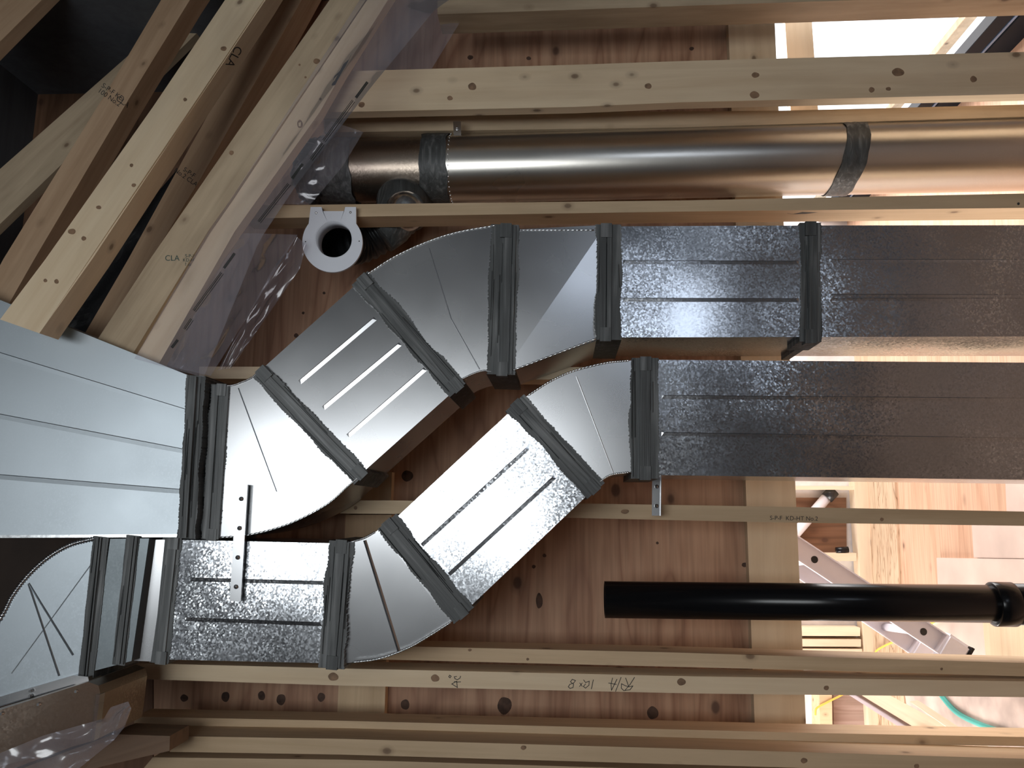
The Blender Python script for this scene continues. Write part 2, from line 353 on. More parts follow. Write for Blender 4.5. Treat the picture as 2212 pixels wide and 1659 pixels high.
s6 = stud([(240, 1431), (738, 1444), (1500, 1461), (2212, 1472)], [(215, 1464), (740, 1481), (1500, 1498), (2212, 1506)], 2.12, 0.10, SPFL, 'blue-stained stud with handwriting on its face')
s7r = stud([(290, 1548), (740, 1557), (1740, 1583), (2212, 1592)], [(290, 1570), (740, 1577), (1740, 1605), (2212, 1612)], 2.22, SD, SPF, 'darker recessed stud behind the long pale ones at the bottom')
s7 = stud([(367, 1590), (740, 1596), (1740, 1625), (2212, 1639)], [(367, 1624), (740, 1630), (1740, 1659), (2212, 1675)], 2.12, 0.10, SPF, 'pale stud near the bottom edge starting from a square-cut end')
s8 = stud([(330, 1636), (740, 1641), (1440, 1662), (2212, 1686)], [(300, 1672), (740, 1677), (1440, 1698), (2212, 1722)], ST, SD, SPF, 'lowest stud, partly cut off by the bottom edge of the picture')

def cross(name, q, Y, depth, mat, label, cat='block', group='flat blocks between the studs'):
    (a, b, c, d) = q     # top-left, top-right, bottom-right, bottom-left: the grain runs down the picture
    o = board(name, [a, d], [b, c], Y, depth, mat, label, cat, group); return o
cross('wall_plate', [(1560, -300), (1658, -300), (1776, 2350), (1660, 2350)], 2.47, 0.038, SPFL, 'long flat plate crossing behind all studs at the plywood edge', 'plate', None)
cross('backing_block', [(749, 1020), (847, 1020), (843, 1110), (748, 1110)], 2.47, 0.038, SPF, 'flat block peeking out beside the diagonal duct, above its companion', 'block')
cross('backing_block', [(747, 1112), (846, 1112), (830, 1556), (728, 1556)], 2.47, 0.038, SPF, 'long flat block below the lower curved elbow, down to the bottom studs', 'block')
cross('window_header', [(1694, 20), (1752, 20), (1768, 250), (1709, 250)], 2.70, 0.038, SPFL, 'short tan board standing in the bright window gap', 'lumber', None)

# leaning roof members, picture top left
GD = 'slanting roof members'
def diag(left, rightl, Y, depth, mat, label, name='roof_member'):
    # run the members on, past the top edge of the picture, up to the side wall
    def more(l):
        (x0, y0), (x1, y1) = l[-2], l[-1]; t = (-290 - y1) / (y1 - y0)
        return l + [(x1 + (x1 - x0) * t, -290)]
    l2, r2 = more(left), more(rightl)
    k = (Vector(l2[-1]) - Vector(l2[0])).length / (Vector(left[-1]) - Vector(left[0])).length
    Y = (Y[0], 1.0 / (1 / Y[0] + (1 / Y[1] - 1 / Y[0]) * k)); left, rightl = l2, r2
    return board(name, left, rightl, Y, depth, mat, label, 'rafter', GD)
diag([(-220, 60), (20, -120)], [(-100, 190), (150, -60)], (2.2, 2.4), 0.05, SPFR, 'slanting board filling the extreme top left corner')
diag([(-130, 480), (345, 60), (520, -120)], [(-130, 610), (350, 145), (560, -60)], (2.5, 2.75), 0.038, SPF2, 'dim slanting board furthest back, crossing behind two others')
diag([(-40, 650), (7, 560), (236, 189), (348, 0), (400, -90)], [(20, 655), (74, 560), (277, 216), (410, 0), (470, -90)], (1.92, 2.25), 0.075, SPFR, 'reddish slanting member second from the top left corner, stamped halfway')
diag([(0, 690), (98, 560), (331, 230), (486, 0), (545, -90)], [(85, 720), (199, 560), (392, 270), (574, 0), (630, -90)], (1.72, 2.15), 0.07, SPFL, 'widest pale slanting member with a stamp near its upper end')
diag([(160, 760), (277, 560), (388, 358), (587, 0), (637, -90)], [(200, 765), (327, 560), (432, 388), (652, 0), (702, -90)], (2.10, 2.35), 0.10, SPFR, 'dark reddish slanting member beside the black sheet')
diag([(180, 780), (324, 560), (500, 304), (712, 0), (775, -90)], [(265, 800), (449, 500), (500, 428), (790, 0), (850, -90)], (1.90, 2.12), 0.06, SPF2, 'slanting member with green letters, next to the clear film')
diag([(268, 800), (452, 500), (503, 430), (793, 0), (853, -90)], [(335, 800), (507, 500), (690, 243), (741, 154), (838, 0), (895, -90)], (1.92, 2.12), 0.038, SPFL, 'slanting member under the clear film, meeting the flat pale stud')
diag([(470, 170), (600, 40), (690, -90)], [(480, 230), (640, 60), (740, -90)], (2.5, 2.6), 0.038, SPF2, 'dim thin slanting board deep between two members')
bm = bmesh.new()
grid = []
for i in range(22):
    row = []
    for j in range(7):
        t = i / 21; s = j / 6
        a = Vector((440, 300)).lerp(Vector((80, 720)), t); b = Vector((520, 300)).lerp(Vector((235, 790)), t)
        q = a.lerp(b, s); row.append(bm.verts.new(P(q.x, q.y, 2.42 + 0.03 * noise.noise(Vector((t * 9, s * 3, 0))))))
    grid.append(row)
for i in range(21):
    for j in range(6): bm.faces.new((grid[i][j], grid[i][j + 1], grid[i + 1][j + 1], grid[i + 1][j]))
o = obj('black_sheet', bm, BLACK, smooth=True); tag(o, 'glossy black membrane sheet between two slanting roof members', 'membrane')
md = o.modifiers.new('thickness', 'SOLIDIFY'); md.thickness = 0.003

# ------------------------------------------------------------------ duct helpers
DY = 1.90; DD = 0.24
def prism_obj(name, px, Y, depth, mat, parent, bev=0.003, ribs=(), rh=0.003, ribw=4.5, crease=()):
    """px outline; Y number or function(px,py)"""
    Yf = (lambda x, y: Y) if not callable(Y) else Y
    bm = bmesh.new(); add_prism(bm, [P(x, y, Yf(x, y)) for x, y in px], depth)
    if bev: bevel(bm, bev)
    for (a, b) in ribs:
        A = Vector(a); B = Vector(b); n = Vector((-(B - A).y, (B - A).x)).normalized() * ribw; rs = -0.72
        e = (B - A).normalized() * 6
        q = lambda v, dy: P(v.x, v.y, Yf(v.x, v.y) + dy)
        v = [bm.verts.new(p) for p in (q(A + n, 0.0002), q(A - n, 0.0002), q(B - n, 0.0002), q(B + n, 0.0002), q(A + e + n * rs, -rh), q(B - e + n * rs, -rh))]
        for f in ((0, 4, 5, 3), (1, 2, 5, 4), (0, 1, 4), (2, 3, 5), (0, 3, 2, 1)): bm.faces.new([v[i] for i in f])
    for (a, b, wd, h) in crease:
        A = Vector(a); B = Vector(b); n = Vector((-(B - A).y, (B - A).x)).normalized() * wd
        q = lambda v, dy: P(v.x, v.y, Yf(v.x, v.y) + dy)
        v = [bm.verts.new(p) for p in (q(A + n, 0.0005), q(A - n, 0.0005), q(B - n, 0.0005), q(B + n, 0.0005), q(A, -h), q(B, -h))]
        for f in ((0, 4, 5, 3), (1, 2, 5, 4), (0, 1, 4), (2, 3, 5), (0, 3, 2, 1)): bm.faces.new([v[i] for i in f])
    return obj(name, bm, mat, parent)
def arc(pts, n=8):
    """smooth Catmull-Rom through pixel points"""
    out = []; p = [Vector(q) for q in pts]; p = [p[0] * 2 - p[1]] + p + [p[-1] * 2 - p[-2]]
    for i in range(1, len(p) - 2):
        for k in range(n):
            t = k / n; a, b, c, d = p[i - 1], p[i], p[i + 1], p[i + 2]
            v = 0.5 * ((2 * b) + (c - a) * t + (2 * a - 5 * b + 4 * c - d) * t * t + (3 * b - a - 3 * c + d) * t ** 3)
            out.append((v.x, v.y))
    out.append(tuple(p[-2])); return out
def rim(name, pts, Y, parent, r=0.0022, mat=None):
    Yf = (lambda x, y: Y) if not callable(Y) else Y
    bm = bmesh.new(); pl = arc(pts, 10)
    dense = []
    for a, b in zip(pl, pl[1:]):
        for k in range(3): dense.append(Vector(a).lerp(Vector(b), k / 3))
    ws = [P(v.x, v.y, Yf(v.x, v.y) - 0.001) for v in dense]
    add_tube(bm, ws, r, 6, [r * (1 + 0.35 * math.sin(i * 1.9)) for i in range(len(ws))])
    return obj(name, bm, mat or RIM, parent, smooth=True)
def joint(parent, A, B, wl, wr, bars=((-9, 9),), Y=DY, depth=DD, tab=15, rag=3.0, mat=None, seed=0, tabs=True, over=3, hi=0.007, sdepth=None):
    """a slip-and-drive joint: brushed sealant band, raised cleat bars, square corner tabs"""
    Yf = (lambda x, y: Y) if not callable(Y) else Y
    A = Vector(A); B = Vector(B); t = (B - A).normalized(); n = Vector((-t.y, t.x))      # n points to picture left of travel
    if n.x < 0: n = -n
    A2 = A - t * over; B2 = B + t * over; ln = (B2 - A2).length; N = max(20, int(ln / 2.5))
    wa, wb = P(A.x, A.y, Yf(A.x, A.y)), P(B.x, B.y, Yf(B.x, B.y)); fx_ = (wb - wa).normalized(); fy_ = Vector((0, 1, 0)); fy_ = (fy_ - fx_ * fy_.dot(fx_)).normalized(); fz_ = fx_.cross(fy_)
    FR = Matrix(((fx_.x, fy_.x, fz_.x, wa.x), (fx_.y, fy_.y, fz_.y, wa.y), (fx_.z, fy_.z, fz_.z, wa.z), (0, 0, 0, 1)))
    def wob(i, s): return rag * (noise.noise(Vector((i * 0.06, s * 7.3 + seed, 0.5))) * 2.0 + noise.noise(Vector((i * 0.8, s * 3.1, seed))) * 1.2)
    lft = [A2 + t * (ln * i / N) - n * (wl + wob(i, 1)) for i in range(N + 1)]
    rgt = [A2 + t * (ln * i / N) + n * (wr + wob(i, 2)) for i in range(N + 1)]
    bm = bmesh.new(); pl = lft + rgt[::-1]
    add_prism(bm, [P(v.x, v.y, Yf(v.x, v.y) - 0.0025) for v in pl], (sdepth or depth) + 0.004)
    # raised brush strokes
    rnd = random.Random(seed * 31 + 5)
    for k in range(int((wl + wr) / 5)):
        off = -wl + 3 + (wl + wr - 6) * rnd.random(); s0 = rnd.uniform(0, 0.5); s1 = min(1, s0 + rnd.uniform(0.2, 0.6)); hw = rnd.uniform(0.7, 1.6)
        a = A2 + t * ln * s0 + n * off; b = A2 + t * ln * s1 + n * (off + rnd.uniform(-3, 3))
        vv = [bm.verts.new(P(v.x, v.y, Yf(v.x, v.y) + dy)) for v, dy in ((a - n * hw, -0.0025), (a + n * hw, -0.0025), (b + n * hw, -0.0025), (b - n * hw, -0.0025), (a + t * 3, -0.0042), (b - t * 3, -0.0042))]
        for f in ((0, 4, 5, 3), (1, 2, 5, 4), (0, 1, 4), (2, 3, 5)): bm.faces.new([vv[i] for i in f])
    se = obj('sealant_band', bm, mat or SEAL, parent, FR)
    bm = bmesh.new()
    for (o0, o1) in bars:
        q = [A - t * 1 + n * o0, A - t * 1 + n * o1, B + t * 1 + n * o1, B + t * 1 + n * o0]
        add_prism(bm, [P(v.x, v.y, Yf(v.x, v.y) - hi) for v in q], depth + hi)
    bevel(bm, 0.0015)
    cl = obj('drive_cleat', bm, mat or SEAL, parent, FR)
    if tabs:
        for E, s in ((A, 1), (B, -1)):
            bm = bmesh.new(); c = E + t * s * tab * 0.6
            q = [c - t * tab + n * -tab * .8, c - t * tab + n * tab * .8, c + t * tab + n * tab * .8, c + t * tab + n * -tab * .8]
            add_prism(bm, [P(v.x, v.y, Yf(v.x, v.y) - hi - 0.002) for v in q], 0.03); bevel(bm, 0.001)
            obj('corner_tab', bm, mat or SEAL, cl, FR)
    return se

# ------------------------------------------------------------------ upper rectangular duct
dA = thing('rectangular_duct', 'upper galvanized rectangular duct jogging down from right to the plenum', 'duct', P(1400, 610, DY), None)
def bulge(cx, cy, rad, h, base=DY):
    return lambda x, y: base - h * max(0.0, 1 - ((x - cx) ** 2 + (y - cy) ** 2) / rad ** 2)
inn = arc([(498, 833), (521, 826), (545, 815), (566, 797)], 4)
out = arc([(784, 1022), (751, 1051), (703, 1092), (621, 1133), (534, 1156), (452, 1162)], 6)
prism_obj('lower_elbow', [(462, 833)] + inn + out, DY, DD, GALD, dA, crease=[((515, 838), (598, 1062), 2.6, 0.0005)])
rim('elbow_seam', [(462, 833), (498, 833), (521, 826), (545, 815), (566, 797)], DY, dA)
rim('elbow_seam', [(784, 1022), (751, 1051), (703, 1092), (621, 1133), (534, 1156), (452, 1162)], DY, dA)
prism_obj('slanted_section', [(566, 797), (783, 602), (988, 838), (784, 1020)], lambda x, y: DY + 0.016 * (1020 - y) / 420, DD - 0.02, GALD, dA,
          ribs=[((647, 827), (812, 688)), ((698, 883), (866, 743)), ((751, 943), (920, 797))], rh=0.0014, ribw=5.5)
inn = arc([(988, 836), (1000, 818), (1021, 808), (1044, 801), (1065, 803), (1088, 808)], 4)
out = arc([(1097, 486), (1068, 487), (987, 502), (919, 524), (852, 555), (791, 594), (783, 602)], 6)
prism_obj('upper_elbow', inn + out, DY, DD, GALD, dA, crease=[((927, 536), (975, 690), 2.6, 0.0005), ((975, 690), (1036, 798), 2.6, 0.0005)])
rim('elbow_seam', [(1070, 487), (987, 502), (919, 524), (852, 555), (791, 594)], DY, dA)
rim('elbow_seam', [(1000, 818), (1021, 808), (1044, 801), (1062, 803)], DY, dA)
# folded transition piece
bm = bmesh.new()
a, b_, c, d = P(1100, 496, DY), P(1308, 486, DY), P(1308, 729, DY + 0.014), P(1088, 806, DY)
e = P(1292, 729, DY)
mid = P(1205, 620, DY - 0.006)
vs = [bm.verts.new(v) for v in (a, b_, c, d)]
for f in ((0, 1, 3), (1, 2, 3)): bm.faces.new([vs[i] for i in f])
kb = [bm.verts.new(v + Vector((0, DD, 0))) for v in (a, b_, c, d)]
bm.faces.new(kb[::-1])
for i in range(4): bm.faces.new((vs[i], kb[i], kb[(i + 1) % 4], vs[(i + 1) % 4]))
obj('transition_piece', bm, GALD, dA)
rim('elbow_seam', [(1122, 497), (1200, 497), (1286, 497)], DY, dA)
rim('elbow_seam', [(1108, 800), (1200, 765), (1292, 730)], DY, dA)
prism_obj('straight_section', [(1308, 489), (1752, 487), (1752, 728), (1308, 729)], DY, DD, GAL, dA,
          ribs=[((1345, 567), (1726, 568)), ((1345, 648), (1726, 649))], rh=0.0011, ribw=5)
prism_obj('straight_section', [(1752, 487), (2570, 486), (2570, 726), (1752, 728)], DY, DD, GAL, dA,
          ribs=[((1790, 564), (2560, 564)), ((1790, 639), (2560, 641)), ((1790, 647), (2560, 649))], rh=0.0007)
joint(dA, (478, 834), (456, 1163), 22, 18, ((-20, -6), (2, 16)), seed=1, tab=13, mat=SEALL)
joint(dA, (563, 800), (782, 1026), 25, 16, ((-12, 6),), seed=2, mat=SEALL)
joint(dA, (782, 600), (990, 838), 26, 18, ((-10, 8),), seed=3)
joint(dA, (1093, 488), (1084, 806), 33, 30, ((-2, 14), (17, 22)), seed=4)
joint(dA, (1310, 488), (1308, 731), 22, 33, ((-14, 0), (2, 12)), seed=5)
joint(dA, (1752, 484), (1752, 735), 24, 22, ((-4, 14),), seed=6, sdepth=0.10)
bm = bmesh.new()
for (x, y) in ((1412, 740),):
    bmesh.ops.create_uvsphere(bm, u_segments=10, v_segments=6, radius=0.008, matrix=Matrix.Translation(P(x, y, DY + 0.1)))
obj('sheet_screw', bm, SCREW, dA)

# ------------------------------------------------------------------ lower rectangular duct
dB = thing('rectangular_duct', 'lower galvanized rectangular duct jogging down and ending in the curved boot', 'duct', P(1400, 900, DY), None)
prism_obj('straight_section', [(346, 1165), (735, 1174), (716, 1433), (330, 1424)], DY, DD, GAL, dB,
          ribs=[((410, 1252), (703, 1260)), ((401, 1338), (697, 1349))], rh=0.0011, ribw=5)
inn = arc([(735, 1174), (764, 1169), (787, 1162), (811, 1149), (838, 1130)], 4)
out = arc([(996, 1327), (974, 1344), (922, 1377), (879, 1401), (819, 1423), (760, 1431), (716, 1436)], 5)
prism_obj('lower_elbow', inn + out, lambda x, y: DY + 0.016 * max(0, y - 1150) / 280, DD - .02, GALD, dB, crease=[((788, 1167), (863, 1410), 4.5, 0.0022)])
rim('elbow_seam', [(764, 1169), (787, 1162), (811, 1149)], DY, dB)
rim('elbow_seam', [(974, 1344), (922, 1377), (879, 1401), (819, 1423), (760, 1431)], DY, dB)
prism_obj('slanted_section', [(838, 1135), (1117, 875), (1282, 1057), (1000, 1325)], DY, DD, GAL, dB,
          ribs=[((911, 1179), (1142, 968)), ((970, 1242), (1200, 1030))], rh=0.0011, ribw=5)
inn = arc([(1282, 1055), (1296, 1040), (1320, 1026), (1360, 1020), (1395, 1026)], 4)
out = arc([(1395, 777), (1358, 779), (1308, 784), (1240, 801), (1190, 823), (1139, 855), (1117, 875)], 5)
prism_obj('upper_elbow', inn + out, DY, DD, GALD, dB, crease=[((1245, 813), (1325, 1022), 2.6, 0.0005)])
rim('elbow_seam', [(1358, 779), (1308, 784), (1240, 801), (1190, 823), (1139, 855)], DY, dB)
rim('elbow_seam', [(1296, 1040), (1320, 1026), (1360, 1020)], DY, dB)
prism_obj('straight_section', [(1395, 777), (2570, 786), (2570, 1041), (1395, 1026)], DY, DD, GAL, dB,
          ribs=[((1428, 858), (2560, 867)), ((1428, 938), (2560, 956))], rh=0.0011, ribw=5)
joint(dB, (374, 1164), (346, 1430), 24, 18, ((-10, 8),), seed=11, tab=14, mat=SEALL)
joint(dB, (737, 1172), (716, 1441), 28, 26, ((-10, 8), (11, 18)), seed=12)
joint(dB, (836, 1130), (1000, 1328), 26, 26, ((-10, 10),), seed=13)
joint(dB, (1114, 872), (1286, 1058), 24, 26, ((-10, 10),), seed=14)
joint(dB, (1395, 776), (1394, 1031), 34, 28, ((-12, 10),), seed=15)

# boot at the picture's left end
YB = lambda x, y: 1.0 / ((1 / 1.86) + (330 - x) * 0.00003)
prism_obj('folded_collar', [(304, 1165), (322, 1166), (356, 1166), (330, 1429), (284, 1427), (272, 1426)], lambda x, y: DY - 0.012 + 0.007 * abs(x - 322 + (y - 1166) * .14) / 30, 0.22, GALD, dB, bev=0.002)
prism_obj('boot_neck', [(238, 1164), (322, 1163), (284, 1428), (200, 1450)], YB, 0.22, galv('dark_neck_steel', (0.16, 0.18, 0.19), 0.4, 0.1, 0.3, 8.0), dB)  # neck steel in a darker grey than the other duct parts
prism_obj('boot_elbow', arc([(-150, 1660), (-70, 1450), (0, 1345), (28, 1292), (63, 1246), (106, 1207), (152, 1180), (199, 1168), (215, 1165)], 5) + [(182, 1461), (-150, 1548)], YB, 0.22, GALP, dB,
          crease=[((200, 1215), (25, 1455), 2.6, 0.0005), ((62, 1260), (158, 1415), 3.4, 0.0018), ((62, 1262), (128, 1460), 3.4, 0.0018)])
rim('elbow_seam', [(-70, 1440), (0, 1338), (28, 1286), (63, 1241), (106, 1203), (152, 1177), (205, 1163)], YB, dB, 0.005, GALD)
joint(dB, (213, 1162), (181, 1462), 12, 22, ((-6, 0), (3, 6)), Y=YB, depth=0.2, seed=16, tabs=False, rag=0.8)
joint(dB, (289, 1160), (258, 1434), 16, 12, ((-8, 0), (4, 8)), Y=YB, depth=0.2, seed=17, tabs=False, rag=0.8)
prism_obj('boot_flange', [(-160, 1552), (158, 1459), (190, 1462), (192, 1471), (-160, 1580)], lambda x, y: YB(x, y) - 0.02, 0.05, GALD, dB, crease=[((-100, 1556), (160, 1480), 2.5, 0.006)])
def box_screw(parent, x, y, Y):
    bm = bmesh.new(); c = P(x, y, Y); 
    bmesh.ops.create_uvsphere(bm, u_segments=10, v_segments=6, radius=0.004, matrix=Matrix.Translation(c))
    add_box(bm, c + Vector((0, -0.003, 0)), (0.005, 0.004, 0.005))
    obj('screw', bm, SCREW, parent)
low = thing('sheet_metal_box', 'brown-tinted sheet metal box below the curved boot, bottom left', 'duct', P(100, 1560, 1.5))
YL = lambda x, y: 1.0 / ((1 / 1.78) + (215 - x) * 0.00018)
prism_obj('front_panel', [(-160, 1585), (190, 1473), (213, 1481), (217, 1500), (208, 1572), (203, 1600), (-160, 1700)], YL, 0.2, GALO, low)
prism_obj('corner_seam', [(208, 1500), (216, 1500), (207, 1572), (203, 1600), (197, 1600), (200, 1572)], lambda x, y: YL(x, y) - 0.004, 0.02, GALD, low)
for x, y in ((85, 1521), (166, 1493), (5, 1541)): box_screw(low, x, y, YL(x, y))
for x, y in ((67, 1492), (66, 1503)): box_screw(dB, x, y, YB(x, y) - 0.024)

# ------------------------------------------------------------------ plenum
pl = thing('supply_plenum', 'large pale tapering plenum coming in from the left edge', 'duct', P(200, 1000, 1.5))
YPn = lambda x, y: 1.0 / (0.532 + (410 - x) * 0.000035)
prism_obj('plenum_body', [(-200, 568), (410, 812), (392, 1158), (-200, 1161)], YPn, 0.24, GALP, pl,
          ribs=[((-195, 707), (402, 889)), ((-195, 862), (398, 975)), ((-195, 1014), (394, 1062))], rh=0.0014, ribw=5.5)
prism_obj('bottom_seam', [(-200, 1157), (392, 1154), (392, 1160), (-200, 1163)], lambda x, y: YPn(x, y) - 0.004, 0.05, RIM, pl, bev=0.001)
joint(pl, (418, 814), (396, 1160), 14, 26, ((2, 6),), Y=1.87, depth=0.24, seed=21, tabs=False, rag=2, mat=SEAL, hi=0.012)

# ------------------------------------------------------------------ straps
def strap(a, b, wd, Y, label, nscrew):
    A = Vector(a); B = Vector(b); t = (B - A).normalized(); n = Vector((-t.y, t.x)) * wd
    bm = bmesh.new(); add_prism(bm, [P(v.x, v.y, Y) for v in (A - n, A + n, B + n, B - n)], 0.002)
    add_prism(bm, [P(v.x, v.y, Y - 0.006) for v in (A - n * 1.0, A - n * 0.86, B - n * 0.86, B - n * 1.0)], 0.007)
    o = obj('hanger_strap', bm, GALD); tag(o, label, 'strap', 'galvanized hanger straps')
    for i in range(nscrew):
        c = A.lerp(B, (i + 0.5) / nscrew); bm = bmesh.new()
        bmesh.ops.create_uvsphere(bm, u_segments=10, v_segments=6, radius=0.0055, matrix=Matrix.Translation(P(c.x, c.y, Y - 0.001)))
        obj('screw', bm, SCREW, o)
strap((523, 1046), (508, 1299), 12, DY - 0.014, 'long bent strap screwed across both rectangular ducts', 4)
strap((1419, 1030), (1418, 1114), 10, 2.10, 'short shiny strap below the lower duct, nailed to a stud', 2)
strap((987, 262), (988, 292), 8, 2.24, 'small strap tab above the round duct beside its dark band', 1)

# ------------------------------------------------------------------ round duct
rd = thing('round_duct', 'long round galvanized duct running above the ring flange stud', 'duct', P(1500, 350, 2.36))
RY = 2.362
def cyl(name, x0, y0, x1, y1, r, mat, parent, n=2, seg=48, Y=RY, cap=True):
    bm = bmesh.new(); a = P(x0, y0, Y); b = P(x1, y1, Y)
    add_tube(bm, [a.lerp(b, i / n) for i in range(n + 1)], r, seg, cap=cap)
    return obj(name, bm, mat, parent, smooth=False)
def autosmooth(o):
    for p in o.data.polygons: p.use_smooth = len(p.vertices) == 4
yr = lambda x: 365 - (x - 980) * 0.0245
autosmooth(cyl('pipe_section', 965, yr(965), 2570, yr(2570), 0.106, GALR, rd, cap=False, n=30))
autosmooth(cyl('pipe_section', 762, 369, 970, yr(970), 0.100, GALO, rd, cap=False, n=4))
def band(name, x0, x1, r, mat, skew=0, rag=2, tail=0):
    bm = bmesh.new(); N = 48; rows = []
    for i in range(N):
        a = 2 * math.pi * i / N; ca, sa = math.cos(a), math.sin(a)
        sk = skew * ca - tail * ca * ca
        row = []
        for s in range(7):
            x = x0 + (x1 - x0) * s / 6 + sk + (noise.noise(Vector((ca * 3, sa * 3, s * .2))) * rag if s in (0, 6) else 0)
            c = P(x, yr(x), RY); rr = r * (0.992 if s in (0, 6) else 1.0 + 0.006 * math.sin(s * 2.3 + i * 0.1))
            row.append(bm.verts.new(c + Vector((ca * rr, -sa * rr, 0))))
        rows.append(row)
    for i in range(N):
        for s in range(6): bm.faces.new((rows[i][s], rows[i][s + 1], rows[(i + 1) % N][s + 1], rows[(i + 1) % N][s]))
    return obj(name, bm, mat, rd, smooth=True)
band('sealant_band', 918, 974, 0.110, SEAL, 0, 5)
band('sealant_band', 1802, 1852, 0.110, SEAL, 14, 4, 6)
band('sealant_sleeve', 700, 772, 0.105, SEALL, 0, 6)
bm = bmesh.new()
for i in range(40):
    a = math.pi * (1.0 + i / 20.0)
    c = P(978, yr(978), RY); bmesh.ops.create_icosphere(bm, subdivisions=1, radius=0.0022, matrix=Matrix.Translation(c + Vector((math.cos(a) * .107, math.sin(a) * .107, 0))))
obj('crimp_edge', bm, RIM, rd)
# crumpled foil end and takeoff
bm = bmesh.new(); c0 = P(690, 372, RY)
bmesh.ops.create_icosphere(bm, subdivisions=5, radius=1.0)
for v in bm.verts:
    d = v.co.normalized(); k = 1 + 0.14 * noise.noise(d * 4) + 0.06 * noise.noise(d * 13)
    v.co = c0 + Vector((d.x * 0.108, d.y * 0.10, d.z * 0.085)) * k
obj('crumpled_end', bm, FLEX, rd, smooth=True)
bm = bmesh.new(); c0 = P(868, 446, RY - 0.04)
pts = [c0 + Vector((0.03, 0.05, 0)), c0 + Vector((0.005, 0.0, 0)), c0 + Vector((-0.03, -0.01, 0.01)), c0 + Vector((-0.07, -0.01, 0.03)), c0 + Vector((-0.10, -0.02, 0.06))]
add_tube(bm, pts, 0.06, 28, [0.092, 0.082, 0.068, 0.064, 0.060])
obj('takeoff_collar', bm, SEAL, rd, smooth=True)
bm = bmesh.new(); bmesh.ops.create_uvsphere(bm, u_segments=28, v_segments=16, radius=0.062, matrix=Matrix.Translation(P(876, 456, RY - 0.085)))
obj('takeoff_elbow', bm, RIM, rd, smooth=True)

# white ring flange and its flexible duct
fl = thing('ring_flange', 'white plastic ring flange with two screw tabs on a stud', 'vent', P(718, 523, 2.12))
FY = 2.125; cx, cy, Ro, Ri = 718, 523, 65, 41
bm = bmesh.new(); N = 180
outer = []
for i in range(N):
    a = 2 * math.pi * i / N; x = cx + Ro * math.cos(a); y = cy + Ro * math.sin(a)
    if y < cy - 41:          # two square screw tabs with a notch between them
        k = (x - 669) / 100 * 2 - 1
        x = 720 + 49 * max(-1, min(1, k * 1.12)); y = 456 if 696 < x < 744 else 447
    outer.append((x, y))
inner = [(cx + 3 + Ri * math.cos(2 * math.pi * i / N), cy - 6 + Ri * math.sin(2 * math.pi * i / N)) for i in range(N)]
def ringface(Y, a, b):
    va = [bm.verts.new(P(x, y, Y)) for x, y in a]; vb = [bm.verts.new(P(x, y, Y)) for x, y in b]
    for i in range(N): bm.faces.new((va[i], va[(i + 1) % N], vb[(i + 1) % N], vb[i]))
    return va, vb
fo, fi = ringface(FY, outer, inner)
off = Vector((0, 0.008, 0))
bo = [bm.verts.new(v.co + off) for v in fo]; bi = [bm.verts.new(v.co + off) for v in fi]
for i in range(N):
    j = (i + 1) % N
    bm.faces.new((fo[i], bo[i], bo[j], fo[j])); bm.faces.new((fi[i], fi[j], bi[j], bi[i])); bm.faces.new((bo[i], bi[i], bi[j], bo[j]))
obj('flange_plate', bm, WHITE, fl)
bm = bmesh.new()
for r0, r1, y0, y1 in ((Ri, Ri - 2, 0, 0.06),):
    A = [bm.verts.new(P(cx + 3 + r0 * math.cos(2 * math.pi * i / N), cy - 6 + r0 * math.sin(2 * math.pi * i / N), FY + 0.001)) for i in range(N)]
    Bv = [bm.verts.new(v.co + Vector((0, 0.055, 0))) for v in A]
    for i in range(N): bm.faces.new((A[i], A[(i + 1) % N], Bv[(i + 1) % N], Bv[i]))
o = obj('collar', bm, WHITE, fl, smooth=True); md = o.modifiers.new('thickness', 'SOLIDIFY'); md.thickness = 0.003
for x, y, r in ((683, 460, .004), (757, 459, .004), (660, 522, .0018), (776, 521, .0018)):
    bm = bmesh.new(); bmesh.ops.create_uvsphere(bm, u_segments=10, v_segments=6, radius=r, matrix=Matrix.Translation(P(x, y, FY)))
    obj('screw', bm, SCREW if r > .003 else INK, fl)  # the small ones are holes, their inner shade painted as black beads
fx = thing('flexible_duct', 'dark ribbed flexible duct behind the white ring flange', 'duct', P(780, 540, 2.3))
bm = bmesh.new()
ctrl = [P(722, 520, 2.175), P(728, 522, 2.25), P(750, 527, 2.33), P(790, 520, 2.37), P(835, 490, 2.36), P(868, 462, 2.33)]
pts = []; rad = []
for i in range(len(ctrl) - 1):
    for k in range(14): pts.append(ctrl[i].lerp(ctrl[i + 1], k / 14))
pts.append(ctrl[-1])
for _ in range(30): pts = [pts[0]] + [(pts[i - 1] + pts[i] * 2 + pts[i + 1]) / 4 for i in range(1, len(pts) - 1)] + [pts[-1]]
rad = [0.066 + 0.0035 * math.sin(i * 1.5) for i in range(len(pts))]
add_tube(bm, pts, 0.066, 32, rad, cap=False)
o = obj('duct_sleeve', bm, FLEX, fx, smooth=True)
bm = bmesh.new()
hel = [P(720, 520, 2.2) + Vector((math.cos(t) * .047, 0.05 * t / 3 - 0.0, math.sin(t) * .047)) for t in [i * 0.15 for i in range(26)]]
add_tube(bm, hel, 0.0015, 6); obj('wire_coil', bm, RIM, fx, smooth=True)

